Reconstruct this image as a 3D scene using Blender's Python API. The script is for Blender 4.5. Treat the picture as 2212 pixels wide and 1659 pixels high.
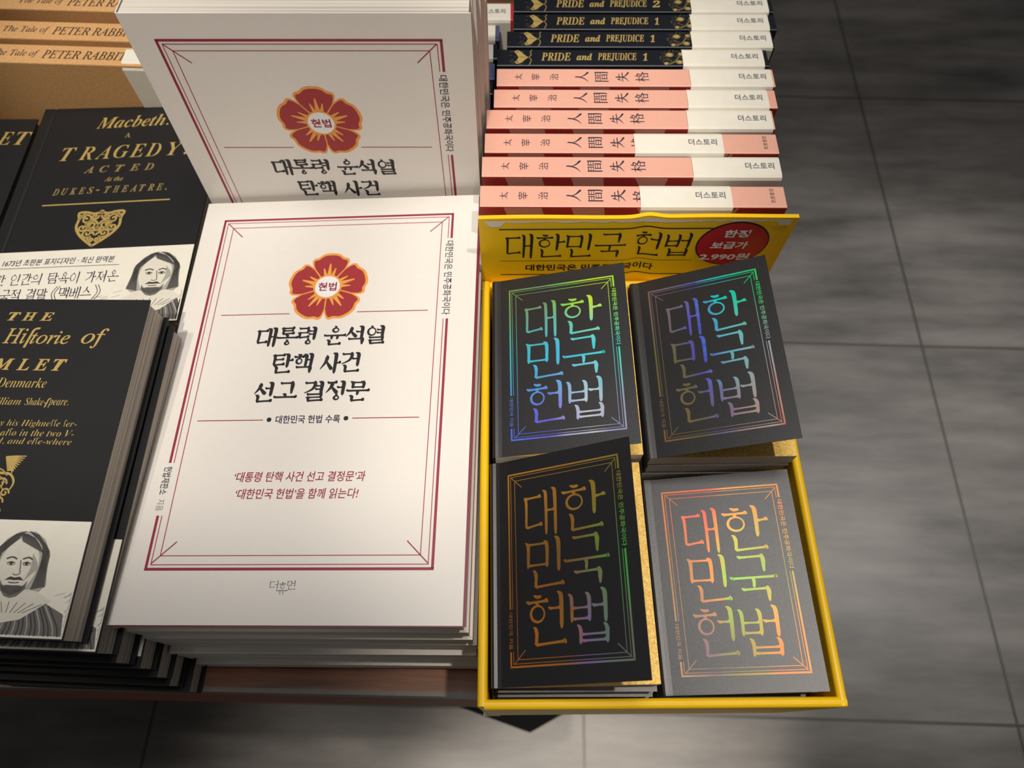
import bpy, bmesh, math, random
from math import sin, cos, tan, pi, radians as R
from mathutils import Matrix, Vector, Euler
random.seed(7)
for o in list(bpy.data.objects): bpy.data.objects.remove(o)
SC = bpy.context.scene
COL = SC.collection
CZ = 1.10                      # camera height over the floor; the table top is at CZ-.42
TT = CZ - .42

# ------------------------------------------------------------------ camera, world, light, exposure
cd = bpy.data.cameras.new('camera'); cam = bpy.data.objects.new('camera', cd); COL.objects.link(cam)
cd.sensor_width = 36; cd.lens = 36*1550/2212; cd.clip_start = .01
cam.location = (0, 0, CZ); cam.rotation_euler = (R(90-64), 0, 0)
cd.dof.use_dof = True; cd.dof.focus_distance = .335; cd.dof.aperture_fstop = 11
SC.camera = cam
W = bpy.data.worlds.new('World'); SC.world = W; W.use_nodes = True
W.node_tree.nodes['Background'].inputs[0].default_value = (1, .95, .9, 1)
W.node_tree.nodes['Background'].inputs[1].default_value = .075
def light(kind, name, loc, target, power, col, **k):
    l = bpy.data.lights.new(name, kind); l.energy = power; l.color = col
    for a, b in k.items(): setattr(l, a, b)
    o = bpy.data.objects.new(name, l); COL.objects.link(o); o.location = loc
    d = Vector(target) - Vector(loc); o.rotation_euler = d.to_track_quat('-Z', 'Y').to_euler()
    return o
WARM = (1, .90, .78)
light('SPOT', 'ceiling_spot', (-.20, -.62, 2.75), (-.10, .318, TT+.06), 82, WARM, spot_size=R(12.4), spot_blend=.22, shadow_soft_size=.035)  # narrow cone: its near edge stands in for the viewer's own shadow
light('SPOT', 'ceiling_spot', (.46, .10, 2.75), (.185, .165, TT+.08), 58, WARM, spot_size=R(16), spot_blend=.22, shadow_soft_size=.03)
light('SPOT', 'ceiling_spot', (-.60, .12, 2.75), (-.34, .27, TT), 40, WARM, spot_size=R(16.5), spot_blend=.5, shadow_soft_size=.03)
light('AREA', 'ceiling_panel', (-.02, .42, 2.75), (-.02, .42, TT), 13, (1, .96, .92), shape='RECTANGLE', size=.6, size_y=.5)
light('SPOT', 'ceiling_spot', (.12, -.38, 2.75), (.12, -.16, 0), 260, WARM, spot_size=R(13.5), spot_blend=.7, shadow_soft_size=.05)
light('SPOT', 'ceiling_spot', (-.22, -.42, 2.75), (-.24, -.16, 0), 110, WARM, spot_size=R(11), spot_blend=1, shadow_soft_size=.05)
light('SPOT', 'ceiling_spot', (1.3, .6, 2.75), (.72, .50, 0), 205, (1, .95, .89), spot_size=R(27), spot_blend=1, shadow_soft_size=.1)
vs = SC.view_settings
SC.display_settings.display_device = 'sRGB'
vs.view_transform = 'Standard'; vs.look = 'None'; vs.gamma = 1; vs.use_curve_mapping = False
vs.exposure = 0.0

# ------------------------------------------------------------------ materials
def lin(c): return tuple(((x/255)/12.92 if x/255 <= .04045 else ((x/255+.055)/1.055)**2.4) for x in c) + (1,)
class N:
    def __init__(s, name):
        s.m = bpy.data.materials.new(name); s.m.use_nodes = True; s.t = s.m.node_tree
        s.b = s.t.nodes['Principled BSDF']
    def n(s, typ, **k):
        x = s.t.nodes.new('ShaderNode'+typ)
        for a, v in k.items(): setattr(x, a, v)
        return x
    def l(s, a, b): s.t.links.new(a, b)
    def math(s, op, a, b=None):
        x = s.n('Math', operation=op)
        for i, v in enumerate((a, b)):
            if v is None: continue
            if hasattr(v, 'is_output'): s.l(v, x.inputs[i])
            else: x.inputs[i].default_value = v
        return x.outputs[0]
MC = {}
def mat(name, rgb, rough=.5, metal=0, var=.05, scale=300, bump=0, spec=.5, stretch=None, bscale=None):
    if name in MC: return MC[name]
    q = N(name); q.b.inputs['Roughness'].default_value = rough; q.b.inputs['Metallic'].default_value = metal
    q.b.inputs['Specular IOR Level'].default_value = spec
    tc = q.n('TexCoord'); mp = q.n('Mapping'); q.l(tc.outputs['Object'], mp.inputs[0])
    if stretch: mp.inputs['Scale'].default_value = stretch
    nz = q.n('TexNoise'); nz.inputs['Scale'].default_value = scale; nz.inputs['Detail'].default_value = 4; q.l(mp.outputs[0], nz.inputs[0])
    rp = q.n('ValToRGB'); c = lin(rgb)
    rp.color_ramp.elements[0].position = .3; rp.color_ramp.elements[1].position = .7
    rp.color_ramp.elements[0].color = tuple(x*(1-var) for x in c[:3])+(1,)
    rp.color_ramp.elements[1].color = tuple(min(1, x*(1+var)) for x in c[:3])+(1,)
    q.l(nz.outputs[0], rp.inputs[0]); q.l(rp.outputs[0], q.b.inputs['Base Color'])
    if bump:
        bn = q.n('TexNoise'); bn.inputs['Scale'].default_value = bscale or scale; bn.inputs['Detail'].default_value = 3; q.l(mp.outputs[0], bn.inputs[0])
        bp = q.n('Bump'); bp.inputs['Strength'].default_value = bump; bp.inputs['Distance'].default_value = .0005
        q.l(bn.outputs[0], bp.inputs['Height']); q.l(bp.outputs[0], q.b.inputs['Normal'])
    MC[name] = q.m; return q.m
def ink(name, rgb, rough=.5, metal=0): return mat('ink_'+name, rgb, rough, metal, var=.03, scale=500)

white_cover = mat('white_coated_card', (238, 234, 228), .38, var=.008)
black_card = mat('black_embossed_card', (27, 27, 30), .36, var=.08, scale=2500, bump=.14, bscale=3200, spec=.75)
black_cloth = mat('black_cloth_card', (26, 26, 28), .58, var=.1, scale=2000, bump=.14, bscale=2600, spec=.35)
navy_card = mat('blue_black_card', (17, 21, 31), .38, var=.1)
pink_card = mat('pink_card', (236, 178, 158), .45, var=.02)
red_card = mat('brick_red_card', (160, 50, 42), .5, var=.03)
band_paper = mat('cream_band_paper', (238, 234, 221), .65, var=.02, scale=150, bump=.08)
kraft = mat('kraft_card', (214, 166, 110), .75, var=.12, scale=700, bump=.15)
slate_card = mat('slate_blue_card', (78, 86, 128), .5)
crimson_card = mat('crimson_card', (205, 30, 60), .45)
flap_card = mat('wine_red_flap', (120, 26, 48), .4, var=.03)
yellow_card = mat('yellow_card', (255, 204, 10), .45, var=.03, scale=120, bump=.06, bscale=700)
torn = mat('torn_white_board', (230, 222, 212), .9, var=.08, scale=900, bump=.4)
steel_and_shadow_black = mat('steel_and_shadow_black', (7, 7, 8), .75, spec=.15)  # table legs, and the plate that stands in for floor shadow
gold_foil = mat('ink_gold_foil', (206, 178, 106), .40, .3, var=.1, scale=900)
gold_dull = mat('ink_dull_gold', (160, 140, 88), .45, .25, var=.15, scale=900)
gold_dark = mat('ink_dark_gold', (104, 90, 58), .5, .2, var=.25, scale=1200)
INK = {k: ink(k, v) for k, v in dict(black=(28, 27, 32), wine=(150, 40, 66), wine_thin=(170, 66, 86), orange=(240, 164, 74), red=(164, 44, 50),
    white=(244, 243, 244), navy=(42, 42, 62), grey=(118, 120, 124), brown=(58, 44, 40), darkbrown=(88, 66, 60),
    patch=(196, 138, 122), badge=(196, 22, 34), g1=(226, 222, 208), g2=(176, 173, 164), g3=(112, 110, 106), g4=(62, 60, 60)).items()}

def pages_mat(name, rgb, dark):
    q = N(name); q.b.inputs['Roughness'].default_value = .8
    tc = q.n('TexCoord'); mp = q.n('Mapping'); mp.inputs['Scale'].default_value = (4, 4, 2600)
    q.l(tc.outputs['Object'], mp.inputs[0]); nz = q.n('TexNoise'); nz.inputs['Scale'].default_value = 1; nz.inputs['Detail'].default_value = 5
    q.l(mp.outputs[0], nz.inputs[0]); rp = q.n('ValToRGB')
    rp.color_ramp.elements[0].position = .32; rp.color_ramp.elements[1].position = .56
    rp.color_ramp.elements[0].color = lin(dark); rp.color_ramp.elements[1].color = lin(rgb)
    q.l(nz.outputs[0], rp.inputs[0]); q.l(rp.outputs[0], q.b.inputs['Base Color']); return q.m
pages = pages_mat('page_edges', (232, 226, 216), (178, 168, 158))
pages_grey = pages_mat('grey_page_edges', (214, 207, 196), (138, 128, 118))

def glitter_gold():
    q = N('gold_endpaper'); q.b.inputs['Roughness'].default_value = .55; q.b.inputs['Metallic'].default_value = .15
    tc = q.n('TexCoord'); nz = q.n('TexNoise'); nz.inputs['Scale'].default_value = 1400; q.l(tc.outputs['Object'], nz.inputs[0])
    rp = q.n('ValToRGB'); e = rp.color_ramp.elements
    e[0].position = .35; e[0].color = lin((236, 176, 60)); e[1].position = .68; e[1].color = lin((255, 232, 140))
    q.l(nz.outputs[0], rp.inputs[0]); q.l(rp.outputs[0], q.b.inputs['Base Color']); return q.m
gold_sheet = glitter_gold()

def holo(name, tops, mids, bots, w, h):
    """rainbow foil: its diffraction colours are painted as fixed bands over the cover"""
    q = N(name); q.b.inputs['Roughness'].default_value = .36; q.b.inputs['Metallic'].default_value = .18
    tc = q.n('TexCoord'); nz = q.n('TexNoise'); nz.inputs['Scale'].default_value = 60; nz.inputs['Detail'].default_value = 8; nz.inputs['Roughness'].default_value = .75
    q.l(tc.outputs['Object'], nz.inputs[0]); sx = q.n('SeparateXYZ'); q.l(tc.outputs['Object'], sx.inputs[0])
    jit = q.math('MULTIPLY', q.math('SUBTRACT', nz.outputs[0], .5), .30)
    u = q.math('ADD', q.math('DIVIDE', sx.outputs[0], w), jit)
    v = q.math('ADD', q.math('DIVIDE', sx.outputs[1], h), q.math('MULTIPLY', jit, .5))
    def ramp(st):
        r = q.n('ValToRGB'); e = r.color_ramp.elements
        while len(e) < len(st): e.new(.5)
        for x, (p, c) in zip(e, st): x.position = p; x.color = lin(c)
        q.l(u, r.inputs[0]); return r.outputs[0]
    def mix(f0, f1, a, b):
        mr = q.n('MapRange'); mr.inputs[1].default_value = f0; mr.inputs[2].default_value = f1; q.l(v, mr.inputs[0])
        m = q.n('MixRGB'); q.l(mr.outputs[0], m.inputs[0]); q.l(a, m.inputs[1]); q.l(b, m.inputs[2]); return m.outputs[0]
    c = mix(.55, .8, mix(.2, .5, ramp(bots), ramp(mids)), ramp(tops))
    q.l(c, q.b.inputs['Base Color']); return q.m
HW, HH = .070, .0995
holos = [
 holo('rainbow_foil_green', [(0, (120, 170, 70)), (.35, (110, 150, 120)), (.55, (130, 215, 90)), (.78, (200, 232, 40)), (1, (90, 235, 90))],
   [(.1, (60, 190, 190)), (.5, (70, 190, 240)), (.8, (60, 220, 220)), (1, (70, 230, 190))],
   [(.1, (80, 120, 235)), (.4, (106, 90, 225)), (.66, (200, 212, 222)), (.85, (150, 150, 205)), (1, (170, 190, 190))], HW, HH),
 holo('rainbow_foil_blue', [(.1, (130, 105, 85)), (.33, (112, 104, 150)), (.42, (90, 100, 215)), (.6, (0, 226, 222)), (.82, (30, 235, 130)), (1, (120, 235, 60))],
   [(.1, (112, 108, 62)), (.3, (110, 105, 80)), (.42, (78, 72, 225)), (.62, (110, 215, 230)), (.85, (180, 195, 205)), (1, (120, 140, 220))],
   [(.1, (150, 110, 70)), (.35, (118, 112, 66)), (.48, (120, 105, 160)), (.62, (176, 150, 150)), (.78, (200, 180, 170)), (.9, (238, 84, 60)), (1, (210, 150, 60))], HW, HH),
 holo('rainbow_foil_bronze', [(.1, (178, 128, 50)), (.5, (168, 116, 46)), (.72, (150, 130, 48)), (1, (120, 128, 60))],
   [(.1, (150, 100, 42)), (.5, (136, 100, 48)), (.7, (110, 160, 70)), (.82, (70, 195, 84)), (1, (70, 180, 90))],
   [(.1, (190, 108, 38)), (.45, (164, 110, 44)), (.55, (140, 112, 170)), (.68, (110, 135, 130)), (.85, (124, 130, 112)), (1, (120, 110, 70))], HW, HH),
 holo('rainbow_foil_orange', [(.1, (216, 130, 50)), (.3, (238, 92, 66)), (.42, (240, 96, 60)), (.56, (242, 160, 60)), (.72, (210, 150, 50)), (1, (220, 120, 50))],
   [(.1, (160, 120, 60)), (.3, (196, 130, 60)), (.4, (240, 140, 50)), (.5, (120, 205, 50)), (.66, (150, 190, 60)), (.85, (140, 150, 50)), (1, (200, 150, 70))],
   [(.1, (190, 150, 100)), (.3, (130, 96, 108)), (.45, (130, 130, 62)), (.62, (170, 140, 50)), (.75, (242, 126, 40)), (1, (222, 140, 60))], HW, HH)]

def wood():
    q = N('walnut_veneer'); q.b.inputs['Roughness'].default_value = .5
    tc = q.n('TexCoord'); mp = q.n('Mapping'); mp.inputs['Scale'].default_value = (6, 110, 110); q.l(tc.outputs['Object'], mp.inputs[0])
    nz = q.n('TexNoise'); nz.inputs['Scale'].default_value = 1.6; nz.inputs['Detail'].default_value = 8; nz.inputs['Roughness'].default_value = .65; nz.inputs['Distortion'].default_value = .6
    q.l(mp.outputs[0], nz.inputs[0]); rp = q.n('ValToRGB'); e = rp.color_ramp.elements
    e[0].position = .3; e[0].color = lin((84, 52, 36)); e[1].position = .7; e[1].color = lin((158, 104, 72))
    q.l(nz.outputs[0], rp.inputs[0]); q.l(rp.outputs[0], q.b.inputs['Base Color']); return q.m
def floor_mat():
    q = N('grey_stone_tile'); tc = q.n('TexCoord'); sx = q.n('SeparateXYZ'); q.l(tc.outputs['Object'], sx.inputs[0])
    mp = q.n('Mapping'); mp.inputs['Scale'].default_value = (1.3, 7, 1); mp.inputs['Rotation'].default_value = (0, 0, R(-6)); q.l(tc.outputs['Object'], mp.inputs[0])
    nz = q.n('TexNoise'); nz.inputs['Scale'].default_value = 2.2; nz.inputs['Detail'].default_value = 6; nz.inputs['Roughness'].default_value = .6; q.l(mp.outputs[0], nz.inputs[0])
    n2 = q.n('TexNoise'); n2.inputs['Scale'].default_value = 5; n2.inputs['Detail'].default_value = 5; q.l(tc.outputs['Object'], n2.inputs[0])
    f = q.math('ADD', q.math('MULTIPLY', nz.outputs[0], .7), q.math('MULTIPLY', n2.outputs[0], .3))
    rp = q.n('ValToRGB'); e = rp.color_ramp.elements
    e[0].position = .36; e[0].color = lin((74, 72, 70)); e[1].position = .64; e[1].color = lin((128, 124, 120)); q.l(f, rp.inputs[0])
    def seam(o):      # tiles are .6 m squares
        fr = q.math('FRACT', q.math('ADD', q.math('DIVIDE', o, .6), 20.5))
        return q.math('LESS_THAN', q.math('ABSOLUTE', q.math('SUBTRACT', fr, .5)), .0035)
    s = q.math('MAXIMUM', seam(sx.outputs[0]), seam(sx.outputs[1]))
    m = q.n('MixRGB'); q.l(s, m.inputs[0]); q.l(rp.outputs[0], m.inputs[1]); m.inputs[2].default_value = lin((58, 56, 53))
    q.l(m.outputs[0], q.b.inputs['Base Color']); q.b.inputs['Roughness'].default_value = .42
    bp = q.n('Bump'); bp.inputs['Strength'].default_value = .25; bp.inputs['Distance'].default_value = .004; q.l(f, bp.inputs['Height']); q.l(bp.outputs[0], q.b.inputs['Normal'])
    return q.m

# ------------------------------------------------------------------ mesh helpers
class MB:
    def __init__(s): s.v = []; s.f = []; s.mi = []; s.mats = []
    def mat(s, m):
        if m not in s.mats: s.mats.append(m)
        return s.mats.index(m)
    def add(s, verts, faces, m):
        b = len(s.v); s.v += [tuple(x) for x in verts]; i = s.mat(m)
        for f in faces: s.f.append([b+k for k in f]); s.mi.append(i)
    def box(s, a, b, m):
        x0, y0, z0 = a; x1, y1, z1 = b
        s.add([(x0,y0,z0),(x1,y0,z0),(x1,y1,z0),(x0,y1,z0),(x0,y0,z1),(x1,y0,z1),(x1,y1,z1),(x0,y1,z1)],
              [(3,2,1,0),(4,5,6,7),(0,1,5,4),(1,2,6,5),(2,3,7,6),(3,0,4,7)], m)
    def grid(s, rows, m, closed=False):
        n = len(rows[0]); b = []
        for r in rows: b += r
        fs = []
        for i in range(len(rows)-1):
            for j in range(n if closed else n-1):
                k = (j+1) % n
                fs.append((i*n+j, i*n+k, (i+1)*n+k, (i+1)*n+j))
        s.add(b, fs, m)
    def build(s, name, parent=None, smooth=False):
        me = bpy.data.meshes.new(name); me.from_pydata(s.v, [], s.f)
        for m in s.mats: me.materials.append(m)
        me.polygons.foreach_set('material_index', s.mi)
        if smooth: me.polygons.foreach_set('use_smooth', [True]*len(s.f))
        me.update()
        o = bpy.data.objects.new(name, me); COL.objects.link(o); o.parent = parent
        return o
def tag(o, label, cat, group=None):
    o['label'] = label; o['category'] = cat
    if group: o['group'] = group
    return o
def empty(name, M=None):
    o = bpy.data.objects.new(name, None); o.empty_display_size = .02; COL.objects.link(o)
    if M is not None: o.matrix_world = M
    return o
def copy_tree(o, M=None, parent=None):
    c = o.copy(); COL.objects.link(c); c.parent = parent
    if M is not None: c.matrix_world = M
    for ch in list(o.children): copy_tree(ch, None, c)
    return c
def pose(loc, rx=0, ry=0, rz=0):
    return Matrix.Translation(loc) @ Euler((R(rx), R(ry), R(rz)), 'XYZ').to_matrix().to_4x4()

# ------------------------------------------------------------------ lettering
TX = {}
def glyphs(s, bold=0.0, shear=0.0, space=1.0):
    k = (s, bold, shear, space)
    if k in TX: return TX[k]
    c = bpy.data.curves.new('text', 'FONT'); c.body = s; c.offset = bold; c.shear = shear; c.space_character = space; c.resolution_u = 3
    o = bpy.data.objects.new('text', c); COL.objects.link(o)
    dg = bpy.context.evaluated_depsgraph_get(); dg.update()
    me = o.evaluated_get(dg).to_mesh()
    vs_ = [(v.co.x, v.co.y) for v in me.vertices]; fs = [tuple(p.vertices) for p in me.polygons]
    o.evaluated_get(dg).to_mesh_clear(); bpy.data.objects.remove(o); bpy.data.curves.remove(c)
    TX[k] = (vs_, fs); return TX[k]
def mathfont(s, kind):
    up, lo = {'italic': (0x1D434, 0x1D44E), 'bolditalic': (0x1D468, 0x1D482), 'bold': (0x1D400, 0x1D41A), 'script': (0x1D4D0, 0x1D4EA)}[kind]
    r = ''
    for ch in s:
        if 'A' <= ch <= 'Z': r += chr(up+ord(ch)-65)
        elif 'a' <= ch <= 'z': r += '\u210e' if (kind == 'italic' and ch == 'h') else chr(lo+ord(ch)-97)
        elif ch.isdigit() and kind != 'italic': r += chr(0x1D7CE+int(ch))
        else: r += ch
    return r

def smooth_path(pts, n=5):
    out = []
    P = [pts[0]]+list(pts)+[pts[-1]]
    for i in range(1, len(P)-2):
        a, b, c, d = P[i-1], P[i], P[i+1], P[i+2]
        for k in range(n):
            t = k/n
            out.append(tuple(.5*((2*b[j])+(-a[j]+c[j])*t+(2*a[j]-5*b[j]+4*c[j]-d[j])*t*t+(-a[j]+3*b[j]-3*c[j]+d[j])*t**3) for j in range(len(b))))
    out.append(tuple(pts[-1])); return out
def stroke(pts, ws, n=5, cap=True):
    """a brush stroke: polyline with a width at each point -> (verts, faces) in 2D"""
    q = smooth_path([(p[0], p[1], w) for p, w in zip(pts, ws)], n)
    V, F = [], []
    for i, (x, y, w) in enumerate(q):
        a = q[max(0, i-1)]; b = q[min(len(q)-1, i+1)]
        dx, dy = b[0]-a[0], b[1]-a[1]; L = math.hypot(dx, dy) or 1
        w = max(w, .002)
        V += [(x-dy/L*w/2, y+dx/L*w/2), (x+dy/L*w/2, y-dx/L*w/2)]
        if i: F.append((2*i-2, 2*i-1, 2*i+1, 2*i))
    if cap:
        for e in (0, -1):
            x, y, w = q[e]; a = q[1] if e == 0 else q[-2]
            an = math.atan2(y-a[1], x-a[0]); b = len(V)
            V += [(x+cos(an+pi*(k/6-.5))*w/2, y+sin(an+pi*(k/6-.5))*w/2) for k in range(7)]
            F.append(tuple(range(b, b+7)))
    return V, F

# a brushed serif hangul built from strokes
CHO = 'ㄱㄲㄴㄷㄸㄹㅁㅂㅃㅅㅆㅇㅈㅉㅊㅋㅌㅍㅎ'; JUN = 'ㅏㅐㅑㅒㅓㅔㅕㅖㅗㅘㅙㅚㅛㅜㅝㅞㅟㅠㅡㅢㅣ'
JON = ['', 'ㄱ', 'ㄲ', 'ㄳ', 'ㄴ', 'ㄵ', 'ㄶ', 'ㄷ', 'ㄹ', 'ㄺ', 'ㄻ', 'ㄼ', 'ㄽ', 'ㄾ', 'ㄿ', 'ㅀ', 'ㅁ', 'ㅂ', 'ㅄ', 'ㅅ', 'ㅆ', 'ㅇ', 'ㅈ', 'ㅊ', 'ㅋ', 'ㅌ', 'ㅍ', 'ㅎ']
def syllable(ch, Wv, Th):
    S = []
    k = ord(ch)-0xAC00; c = CHO[k//588]; v = JUN[(k % 588)//28]; f = JON[k % 28]
    def V(x, y1, y0, w=1.0):
        w *= Wv; h = y1-y0; a = min(.10, h*.35)
        S.append(stroke([(x-.75*w, y1+.005), (x-.25*w, y1-.28*a), (x, y1-a), (x, (y0+y1)/2), (x-.01, y0+.1*h), (x-.012, y0)], [.35*w, .85*w, 1.0*w, .88*w, .8*w, .5*w]))
    def Hs(x0, x1, y, w=1.0, rise=.012):
        t = Th*w; m = min(.07, (x1-x0)*.3)
        S.append(stroke([(x0, y+.4*t), (x0+m*.6, y), (x0+m*1.3, y), ((x0+x1)/2, y+rise*.5), (x1-m, y+rise), (x1-m*.35, y+rise+.15*t), (x1, y+rise*.5)], [.8*t, 1.3*t, t, .9*t, 1.05*t, 1.75*t, 1.0*t]))
    def ring(x0, y0, x1, y1):
        cx, cy = (x0+x1)/2, (y0+y1)/2; rx, ry = (x1-x0)/2, (y1-y0)/2; n = 22
        rx = min(rx, ry*1.15)
        o, i = [], []
        for q in range(n):
            a = 2*pi*q/n; t = (Wv*.62 + .25*Wv*cos(a-pi*1.1))*.5+Th*.32
            o.append((cx+cos(a)*rx, cy+sin(a)*ry)); i.append((cx+cos(a)*(rx-t), cy+sin(a)*(ry-t*.95)))
        S.append((o+i, [(q, (q+1) % n, n+(q+1) % n, n+q) for q in range(n)]))
    def nub(x, y): S.append(stroke([(x-.05, y+.075), (x, y+.03), (x+.02, y-.01)], [.4*Th, 1.3*Th, .9*Th], 3))
    def J(c, x0, y0, x1, y1, side):
        w, h = x1-x0, y1-y0; xm = (x0+x1)/2
        if c in 'ㄱㅋ':
            Hs(x0, x1-.01, y1)
            if side == 'v': S.append(stroke([(x1-.02, y1+.015), (x1-.05*w, y1-.3*h), (x1-.32*w, y1-.68*h), (x0+.02*w, y0)], [.9*Wv, .85*Wv, .6*Wv, .25*Wv]))
            else: S.append(stroke([(x1-.03, y1+.02), (x1-.01, y1-.2*h), (x1-.015, (y0+y1)/2), (x1-.02, y0)], [.9*Wv, Wv, .9*Wv, .55*Wv]))
            if c == 'ㅋ': Hs(x0+.05*w, x1-.08*w, y1-.4*h, .9)
        elif c == 'ㄴ': V(x0+.05, y1, y0, .85); Hs(x0+.02, x1, y0, 1, .03)
        elif c == 'ㄷ': Hs(x0, x1-.03*w, y1-.02); V(x0+.08*w, y1-.02, y0, .8); Hs(x0+.05*w, x1, y0, 1, .035)
        elif c == 'ㅌ': Hs(x0, x1-.03*w, y1); Hs(x0+.1*w, x1-.1*w, y1-.45*h, .9); V(x0+.08*w, y1, y0, .8); Hs(x0+.05*w, x1, y0, 1, .03)
        elif c == 'ㄹ':
            Hs(x0, x1-.02, y1); V(x1-.06*w, y1+.01, y1-.45*h, .75); Hs(x0+.06*w, x1-.04*w, y1-.48*h, .85); V(x0+.1*w, y1-.48*h, y0, .75); Hs(x0+.08*w, x1+.02, y0, 1, .03)
        elif c == 'ㅁ': V(x0+.06*w, y1, y0, .85); Hs(x0+.02, x1-.02, y1-.04, .9, 0); V(x1-.06*w, y1, y0-.01, .9); Hs(x0+.05*w, x1-.04*w, y0+.035, .9, 0)
        elif c == 'ㅂ': V(x0+.08*w, y1, y0, .85); V(x1-.08*w, y1, y0, .9); Hs(x0+.1*w, x1-.1*w, y0+.48*h, .8, 0); Hs(x0+.1*w, x1-.1*w, y0+.04, .9, 0)
        elif c == 'ㅍ': Hs(x0, x1, y1-.03); V(x0+.3*w, y1-.05, y0+.04, .7); V(x1-.3*w, y1-.05, y0+.04, .7); Hs(x0-.02, x1+.02, y0, 1, .02)
        elif c in 'ㅅㅈㅊ':
            if c == 'ㅊ': S.append(stroke([(xm-.06, y1+.02), (xm+.05, y1-.02)], [Th*.9, Th*1.6], 4)); y1 -= .2*h; h = y1-y0
            if c != 'ㅅ': Hs(x0+.06*w, x1-.08*w, y1)
            S.append(stroke([(xm-.01, y1+.01), (xm+.01, y1-.12*h), (xm-.10*w, y1-.5*h), (x0, y0)], [.45*Wv, Wv, .75*Wv, .22*Wv]))
            S.append(stroke([(xm-.03*w, y1-.38*h), (xm+.2*w, y1-.66*h), (x1, y0+.02)], [.3*Wv, .75*Wv, 1.0*Wv]))
        elif c == 'ㅇ': ring(x0, y0, x1, y1); nub(xm, y1)
        elif c == 'ㅎ':
            S.append(stroke([(xm-.13*w, y1+.03), (xm, y1), (xm+.16*w, y1+.005)], [.7*Th, 1.3*Th, 1.1*Th], 4))
            Hs(x0, x1, y1-.2*h); ring(x0+.12*w, y0, x1-.12*w, y1-.3*h); nub(xm, y1-.32*h)
    tall = v in 'ㅏㅐㅑㅓㅔㅕㅖㅣㅒ'; comb = v in 'ㅘㅝㅢㅟㅚ'
    if tall or comb:
        wide2 = v in 'ㅐㅔㅖ'
        cx1 = .50 if wide2 else .56
        if v in 'ㅓㅕㅔ': cx1 -= .05
        y0, y1 = (.42, .92) if f else (.17, .84)
        vy0, vy1 = ((.39 if f in 'ㅂㅁㄹ' else .31), .98) if f else (-.04, .98)
        if comb: y0 = y0+.16 if f else .45
        J(c, .05, y0, cx1, y1, 'v')
        m = (y0+y1)/2 - (.02 if f else .03)
        if comb:
            hy = y0-.14 if f else .24
            Hs(.02, .68, hy)
            if v == 'ㅘ' : V(.33, y0-.02, hy+.01, .7)
            if v == 'ㅝ' : V(.33, hy, hy-.2, .7)
            V(.80, vy1, vy0)
            if v == 'ㅘ': Hs(.81, .97, m, .9)
        elif v == 'ㅏ': V(.74, vy1, vy0); Hs(.75, .97, m, .95)
        elif v == 'ㅣ': V(.80, vy1, vy0)
        elif v == 'ㅐ': V(.63, vy1-.03, vy0+.02, .9); V(.88, vy1, vy0); Hs(.65, .87, m+.02, .85, 0)
        elif v == 'ㅔ': V(.66, vy1-.03, vy0+.02, .9); V(.90, vy1, vy0); Hs(.47, .66, m+.03, .85, 0)
        elif v == 'ㅓ': V(.82, vy1, vy0); Hs(.54, .81, m+.03, .9, 0)
        elif v == 'ㅕ': V(.82, vy1, vy0); Hs(.54, .81, m+.12, .85, 0); Hs(.54, .81, m-.05, .85, 0)
        if f: J(f, .20, .02, .88, .34 if f in 'ㄴㅂㅁㄹ' else .28, 'h')
    else:
        y0, y1 = (.64, .95) if f else (.44, .93)
        J(c, .22, y0, .78, y1, 'h')
        hy = .42 if f else .22
        if v in 'ㅜㅠ': hy = .49 if f else .30
        Hs(.0, 1.0, hy, 1.05)
        if v == 'ㅗ': V(.5, y0-.06, hy+.01, .8)
        if v == 'ㅜ': V(.5, hy+.01, hy-(.2 if f else .34), .8)
        if v == 'ㅠ': V(.36, hy+.01, hy-(.19 if f else .32), .75); V(.64, hy+.01, hy-(.19 if f else .32), .75)
        if v == 'ㅛ': V(.36, y0-.06, hy+.01, .75); V(.64, y0-.06, hy+.01, .75)
        if f: J(f, .22, .0, .80, .24, 'h')
    V_, F_ = [], []
    for k, (a, b) in enumerate(S):
        n = len(V_); V_ += [(*q[:2], k) for q in a]; F_ += [tuple(n+i for i in q) for q in b]
    return V_, F_
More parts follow.
